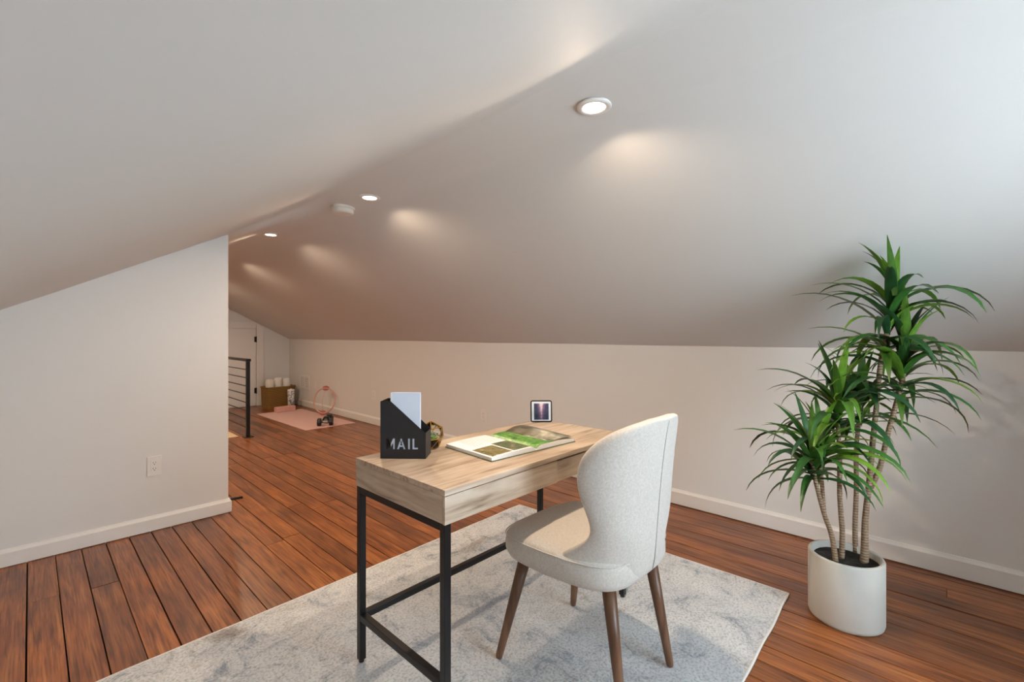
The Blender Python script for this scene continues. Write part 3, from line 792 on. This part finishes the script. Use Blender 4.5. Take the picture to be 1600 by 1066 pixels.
# small wire photo frame
pf = empty('photo_frame', (1.798, 1.505, DT+.0005), -YAW+.02); tag(pf, 'small black wire photo frame with a street picture on the desk', 'photo frame')
W2, Hh = .052, .104
lean = -.16
fr0 = bpy.data.objects
def rr_path(w, h, r, z0):
    P = []
    for cx_, cz_, a0 in ((w-r, h-r, 0), (-w+r, h-r, 90), (-w+r, r, 180), (w-r, r, 270)):
        for q in range(5):
            a = math.radians(a0+q*22.5); P.append((cx_+r*math.cos(a), 0, z0+cz_+r*math.sin(a)))
    return P
T = Matrix.Rotation(lean, 4, 'X')
def tl(P): return [tuple(T @ Vector(q)) for q in P]
m = MB().tube(tl(rr_path(W2, Hh, .008, .004)), .0036, 8, closed=True)
for sx_ in (-1, 1):
    for zz in (.028, .08): m.lathe([(0.0005, -.0035), (.0035, -.002), (.0035, .002), (.0005, .0035)], 8, tuple(T @ Vector((sx_*W2, 0, zz))))
m.build('wire_frame', M['black'], pf, smooth=True)
MB().tube([tuple(T @ Vector((0, .003, .075))), (0, .056, .0025)], .0018, 8).build('easel_leg', M['black'], pf)
mt = MB().box(-W2+.002, W2-.002, -.001, .001, .005, Hh).build('mat_board', M['paper'], pf, rot=(lean, 0, 0))
MB().box(-.0375, .0375, -.0018, -.0010, -.041, .041).build('street_picture', M['street'], mt, loc=(0, 0, .054))
MB().box(-W2+.002, W2-.002, -.0032, -.0022, .005, Hh).build('pane', M['glass'], pf, rot=(lean, 0, 0))

# ------------------------------------------------------------------ potted dracaena
PX, PY = 2.385, .318
pot_root = empty('potted_dracaena', (PX, PY, 0.0005)); tag(pot_root, 'tall potted dracaena with strappy green leaves in white pot', 'potted plant')
PR, PHh = .134, .272
MB().lathe([(PR*.93, 0), (PR*.975, .004), (PR, .016), (PR, PHh-.006), (PR-.003, PHh), (PR-.012, PHh), (PR-.016, PHh-.004), (PR-.018, PHh-.05), (.001, PHh-.05)], 64).build('pot', M['pot'], pot_root, smooth=True)
rows = []
m = MB(); ns = 24
m.v.append((0, 0, PHh-.026))
for k_ in range(1, 7):
    for j in range(ns):
        a = 2*PI*j/ns; r_ = (PR-.0175)*k_/6
        m.v.append((r_*math.cos(a), r_*math.sin(a), PHh-.028+.005*nz(r_*math.cos(a)*40, r_*math.sin(a)*40)))
for j in range(ns): m.f.append((0, 1+j, 1+(j+1) % ns))
for k_ in range(5):
    for j in range(ns):
        m.f.append((1+k_*ns+j, 1+(k_+1)*ns+j, 1+(k_+1)*ns+(j+1) % ns, 1+k_*ns+(j+1) % ns))
m.build('soil', M['soil'], pot_root)
fF = 717.; s_a, c_a = math.sin(YAW), math.cos(YAW)
def at(u, v_, d):            # a point d metres deep along the view axis, local to the pot
    l = (u-800)/fF*d
    return Vector((s_a*d+c_a*l-PX, c_a*d-s_a*l-PY, 1.2-(v_-523)/fF*d))
D0 = 1.95
stems = {
 'S1': [(1306, 872, 1.93, .0105), (1300, 839, 1.93, .010), (1287, 801, 1.92, .009), (1274, 751, 1.90, .008), (1270, 720, 1.88, .007)],
 'S1b': [(1288, 803, 1.92, .008), (1285, 765, 1.93, .008), (1282, 725, 1.94, .0075), (1284, 700, 1.95, .007)],
 'S2': [(1315, 873, 1.96, .0105), (1316, 831, 1.97, .010), (1312, 774, 1.98, .0095), (1312, 717, 1.98, .009), (1309, 660, 1.97, .008), (1310, 630, 1.97, .007)],
 'S3': [(1337, 868, 2.02, .0105), (1336, 824, 2.03, .010), (1338, 767, 2.05, .0095), (1338, 700, 2.06, .009), (1343, 650, 2.07, .008), (1345, 620, 2.07, .007)],
 'S4': [(1350, 879, 1.93, .016), (1351, 862, 1.93, .0145), (1352, 812, 1.935, .0115), (1358, 757, 1.94, .011), (1363, 698, 1.95, .0105), (1369, 640, 1.94, .0098), (1377, 560, 1.91, .009), (1392, 500, 1.88, .008), (1401, 460, 1.865, .007)],
 'S5': [(1361, 762, 1.945, .010), (1376, 727, 1.93, .010), (1388, 675, 1.92, .0095), (1403, 622, 1.89, .009), (1412, 585, 1.875, .008), (1418, 545, 1.86, .007)],
}
for nm, P in stems.items():
    pts = [at(u, v_, d) for u, v_, d, r_ in P]
    if nm in ('S1', 'S2', 'S3', 'S4'): pts[0].z = PHh-.032
    # smooth with catmull interpolation
    Q = []; Rr = []
    for i in range(len(pts)-1):
        p0 = pts[max(i-1, 0)]; p1 = pts[i]; p2 = pts[i+1]; p3 = pts[min(i+2, len(pts)-1)]
        for q in range(4):
            t = q/4
            Q.append(.5*((2*p1)+(p2-p0)*t+(2*p0-5*p1+4*p2-p3)*t*t+(3*p1-p0-3*p2+p3)*t**3)); Rr.append(P[i][3]+(P[i+1][3]-P[i][3])*t)
    Q.append(pts[-1]); Rr.append(P[-1][3])
    MB().tube(Q, Rr, 12).build('trunk', M['trunk'], pot_root, smooth=True)
# strap leaves
lr = random.Random(21)
def leaf_mesh(L, W, e0, bend, twist):
    m = MB(); ns = 9; pos = Vector((0, 0, 0)); e = e0
    for i in range(ns+1):
        s = i/ns
        wd_ = W*(.55+.45*min(1, s/.25))*(1-max(0, (s-.35)/.65)**1.6)+.0006
        d = Vector((math.cos(e), 0, math.sin(e))); up = Vector((-math.sin(e), 0, math.cos(e)))
        tw = twist*s; side = Vector((0, 1, 0))*math.cos(tw)+up*math.sin(tw); u2 = up*math.cos(tw)-Vector((0, 1, 0))*math.sin(tw)
        m.v += [tuple(pos-side*wd_+u2*wd_*.35), tuple(pos), tuple(pos+side*wd_+u2*wd_*.35)]
        pos = pos+d*(L/ns); e = e0-bend*((i+1)/ns)**1.25
    for i in range(ns):
        for j in (0, 1): m.f.append((i*3+j, i*3+j+1, i*3+j+4, i*3+j+3))
    return m.mesh('leaf', M['leaf'], smooth=True, fixn=False)
leafs = {'up': [leaf_mesh(lr.uniform(.24, .32), .0150, math.radians(lr.uniform(68, 82)), math.radians(lr.uniform(15, 60)), lr.uniform(-.5, .5)) for _ in range(5)],
         'mid': [leaf_mesh(lr.uniform(.28, .40), .0185, math.radians(lr.uniform(40, 62)), math.radians(lr.uniform(70, 125)), lr.uniform(-.6, .6)) for _ in range(8)],
         'low': [leaf_mesh(lr.uniform(.26, .36), .0175, math.radians(lr.uniform(5, 35)), math.radians(lr.uniform(70, 115)), lr.uniform(-.6, .6)) for _ in range(6)]}
def head(base, top_, n, seed, scale=1.0):
    r_ = random.Random(seed); base = Vector(base); top_ = Vector(top_); ga = 2.39996
    for i in range(n):
        t = i/(n-1)
        kind = 'low' if t < .34 else ('mid' if t < .80 else 'up')
        o = bpy.data.objects.new('leaf', r_.choice(leafs[kind])); C.objects.link(o); o.parent = pot_root
        o.location = base.lerp(top_, t)
        az = i*ga+r_.uniform(-.35, .35)
        sc_ = scale*r_.uniform(.85, 1.2)
        for tr_i in range(14):                 # bend away from the sloping ceiling
            M4 = Matrix.Translation(o.location) @ Matrix.Rotation(az, 4, 'Z') @ Matrix.Scale(sc_, 4)
            if all((M4 @ v.co).z < zr((M4 @ v.co).x+PX)-.03 for v in o.data.vertices): break
            az += .7; sc_ *= .96
        else: sc_ *= .5
        o.rotation_euler = (0, 0, az); o.scale = (sc_,)*3
head(at(1379, 562, 1.905), at(1401, 452, 1.86), 50, 3, .88)
o = bpy.data.objects.new('leaf', leaf_mesh(.245, .013, math.radians(72), math.radians(12), .2)); C.objects.link(o); o.parent = pot_root; o.location = at(1398, 462, 1.80); o.rotation_euler = (0, 0, 2.97)
head(at(1403, 630, 1.892), at(1419, 538, 1.86), 46, 8, .92)
head(at(1309, 675, 1.97), at(1310, 622, 1.97), 38, 12, .98)
head(at(1273, 752, 1.90), at(1270, 712, 1.88), 30, 17, .9)
head(at(1283, 735, 1.94), at(1284, 692, 1.95), 30, 23, .9)
head(at(1342, 665, 2.07), at(1345, 612, 2.07), 24, 31, .9)

# ------------------------------------------------------------------ far end
# railing
rl = empty('stair_railing', (1.76, 5.95, 0)); tag(rl, 'black metal stair railing with thin horizontal bars', 'railing')
MB().box(-.019, .019, -.019, .019, .006, .885).build('post', M['black'], rl, bevel=.002)
MB().box(-.05, .05, -.05, .05, 0.001, .007).build('base_plate', M['black'], rl, bevel=.002)
MB().box(-.026, .026, -.026, 1.62, .886, .915).build('top_rail', M['black'], rl, bevel=.003)
MB().box(-.019, .019, 1.56, 1.6, .006, .885).build('post', M['black'], rl, bevel=.002)
for q in range(8):
    z = .105+q*.0975
    MB().tube([(0, .0, z), (0, 1.58, z)], .0062, 8).build('bar', M['black'], rl)
# beige mat before the railing
bm2 = tag(MB().box(-.55, 0, 0, .75, 0, .008).build('floor_mat', M['beige'], bevel=.002, loc=(1.685, 6.03, .0006)), 'beige floor mat corner beside the stair railing', 'mat')
# black rod on the floor behind the partition
rod = tag(MB().tube([(0, 0, 0), (.16, -.035, 0)], .0075, 10).lathe([(.0085, 0), (.0085, .001)], 8, (0, 0, -.0005)).build('metal_rod', M['rubber'], loc=(.915+.0, 3.785, .0085), smooth=True), 'short black rod on the floor behind partition wall', 'rod')
# yoga mat
ym = empty('yoga_mat', (2.692, 6.68, .0006), math.radians(.8)); tag(ym, 'pale pink yoga mat spread on the far floor', 'yoga mat')
m = MB(); rows = []
for j in range(29):
    y = -.865+1.73*j/28
    rows.append([(-.335+.67*i/8, y, .005+.0012*abs(nz(i*.6, j*.5))) for i in range(9)])
m.grid(rows); b_ = len(m.v); m.grid([[(p_[0], p_[1], 0) for p_ in r] for r in rows])
nn_ = 9
for i in range(8): m.f += [(i, i+1, b_+i+1, b_+i), (28*9+i, 28*9+i+1, b_+28*9+i+1, b_+28*9+i)]
for j in range(28): m.f += [(j*9, j*9+9, b_+j*9+9, b_+j*9), (j*9+8, j*9+17, b_+j*9+17, b_+j*9+8)]
m.build('mat_sheet', M['pink_mat'], ym)
# yoga block
yb = tag(MB().box(-.145, .145, -.05, .05, 0, .078).build('yoga_block', M['pink_block'], bevel=.008, seg=3, loc=(2.73, 7.47, .0075), rot=(0, 0, .12)), 'pink foam yoga block on the mat before the basket', 'yoga block')
# dumbbells
def hexhead(m, x0, x1, r):
    P0 = []
    k = 6
    xs = [(x0, r*.8), (x0+.006*(1 if x1 > x0 else -1), r), (x1-.006*(1 if x1 > x0 else -1), r), (x1, r*.8)]
    base = len(m.v)
    for x, rr_ in xs:
        for j in range(k):
            a = 2*PI*j/k; m.v.append((x, rr_*math.cos(a), rr_*math.sin(a)))
    for i in range(3):
        for j in range(k): m.f.append((base+i*k+j, base+i*k+(j+1) % k, base+(i+1)*k+(j+1) % k, base+(i+1)*k+j))
    m.f += [tuple(base+j for j in range(k)), tuple(base+3*k+j for j in range(k))]
def dumbbell(loc, rz, label, ry=0):
    t = empty('dumbbell', loc, rz); t.rotation_euler = (0, ry, rz); tag(t, label, 'dumbbell', 'black dumbbells on the mat')
    R = .054
    for s in (-1, 1):
        m = MB(); hexhead(m, s*.048, s*.098, R); hd_ = m.build('head', M['rubber'], t, bevel=.004)
        MB().tube([(s*.0975, 0, 0), (s*.0995, 0, 0)], .024, 16).build('end_cap', M['steel'], hd_)
    MB().tube([(-.05, 0, 0), (-.02, 0, 0), (0, 0, 0), (.02, 0, 0), (.05, 0, 0)], [.013, .0155, .017, .0155, .013], 14).build('handle', M['steel'], t, smooth=True)
    return t
zf = .054*math.cos(PI/6)+.0075
dumbbell((2.672, 5.93, zf), math.radians(-32), 'front black hex dumbbell on the pink yoga mat')
dumbbell((2.80, 6.13, zf), math.radians(50), 'rear black hex dumbbell below the pink exercise ring')
# exercise ring
er = empty('exercise_ring', (3.03, 6.71, .008)); tag(er, 'pink exercise ring leaning against the knee wall', 'exercise ring')
RR = .183
phi = math.radians(28)     # turn of the ring's plane away from the wall
tilt = math.radians(11)
def rp(a, r=RR, off_=0):
    y = r*math.cos(a); z = r*math.sin(a)+RR+.012
    x = off_+z*math.sin(tilt); z2 = z*math.cos(tilt)
    return Vector((x*math.cos(phi)-y*math.sin(phi), x*math.sin(phi)+y*math.cos(phi), z2))
MB().tube([rp(2*PI*i/48) for i in range(48)], .0105, 10, closed=True).build('hoop', M['pink_ring'], er, smooth=True)
for a0 in (PI/2, -PI/2):
    for rr_ in (RR+.012, RR-.012):
        sgn = 1 if rr_ > RR else -1
        MB().tube([rp(a0+t_, rr_+sgn*.008*(1-(t_/.3)**2)) for t_ in (-.3, -.2, -.1, 0, .1, .2, .3)], [.006, .012, .015, .016, .015, .012, .006], 10).build('grip_pad', M['pink_pad'], er, smooth=True)
er.location.x = 2.985; er.location.z = .030
SB = [rp(PI/2, RR-.03), rp(PI/2-.25, RR-.10, -.004), rp(PI/2-.5, .06, -.006), rp(-PI/2+.6, .05, -.006), rp(-PI/2+.25, RR-.09, -.004), rp(-PI/2, RR-.03)]
MB().tube(SB, .0035, 6).build('strap', M['pink_ring'], er, smooth=True)
# basket and towels
bs = empty('woven_basket', (2.845, 8.08, .0006), math.radians(4)); tag(bs, 'brown woven basket of rolled towels in the far corner', 'basket')
def rrect(hx_, hy_, r, n=5):
    P = []
    for cx_, cy_, a0 in ((hx_-r, hy_-r, 0), (-hx_+r, hy_-r, 90), (-hx_+r, -hy_+r, 180), (hx_-r, -hy_+r, 270)):
        for q in range(n):
            a = math.radians(a0+90*q/(n-1)); P.append((cx_+r*math.cos(a), cy_+r*math.sin(a)))
    return P
m = MB(); lev = 17; kk = len(rrect(.2, .15, .03))
for i in range(lev+1):
    z = .335*i/lev; g = 1+.05*z/.335+(.006 if i % 2 else 0)
    for x, y in rrect(.212*g, .140*g, .03): m.v.append((x, y, z))
for i in range(lev+1):       # inside
    z = .335*(lev-i)/lev+(.012 if i == lev else 0); g = 1+.05*z/.335
    for x, y in rrect(.212*g-.012, .140*g-.012, .025): m.v.append((x, y, z))
for i in range(2*lev+1):
    for j in range(kk): m.f.append((i*kk+j, i*kk+(j+1) % kk, (i+1)*kk+(j+1) % kk, (i+1)*kk+j))
m.f += [tuple(range(kk)), tuple((2*lev+1)*kk+j for j in range(kk))]
m.build('basket_body', M['basket'], bs)
MB().tube([(x*1.055, y*1.055, .337) for x, y in rrect(.212, .140, .03)], .011, 8, closed=True).build('rim', M['basket'], bs, smooth=True)
tw_lab = ['rolled white towel at the left of the basket', 'rolled white towel in the middle of the basket', 'rolled white towel at the right of the basket']
for q, (x, y, hh_, r_) in enumerate([(2.714, 8.068, .450, .0645), (2.845, 8.08, .468, .065), (2.976, 8.089, .448, .0645)]):
    t = empty('rolled_towel', (x, y, .0145), q*1.3); tag(t, tw_lab[q], 'towel', 'rolled towels in the basket')
    MB().lathe([(r_*.9, 0), (r_, .02), (r_, hh_-.05), (r_*.93, hh_-.018), (r_*.72, hh_-.002), (r_*.35, hh_), (.001, hh_-.004)], 26).build('roll', M['towel'], t, smooth=True)
    sp = [(r_*(.18+.66*i/40)*math.cos(i*.42), r_*(.18+.66*i/40)*math.sin(i*.42), hh_-.002-.012*(i/40)**4) for i in range(41)]
    MB().tube(sp, .006, 6).build('spiral_fold', M['towel'], t, smooth=True)
pc = empty('patterned_canister', (2.945, 7.80, .0006)); tag(pc, 'grey and white patterned canister before the basket', 'canister')
MB().lathe([(.044, 0), (.048, .006), (.052, .27), (.050, .278)], 28).build('canister_body', M['pattern'], pc, smooth=True)
MB().lathe([(.051, .279), (.052, .283), (.052, .297), (.046, .303), (.012, .305), (.012, .315), (.001, .317)], 28).build('lid', M['paper'], pc, smooth=True)
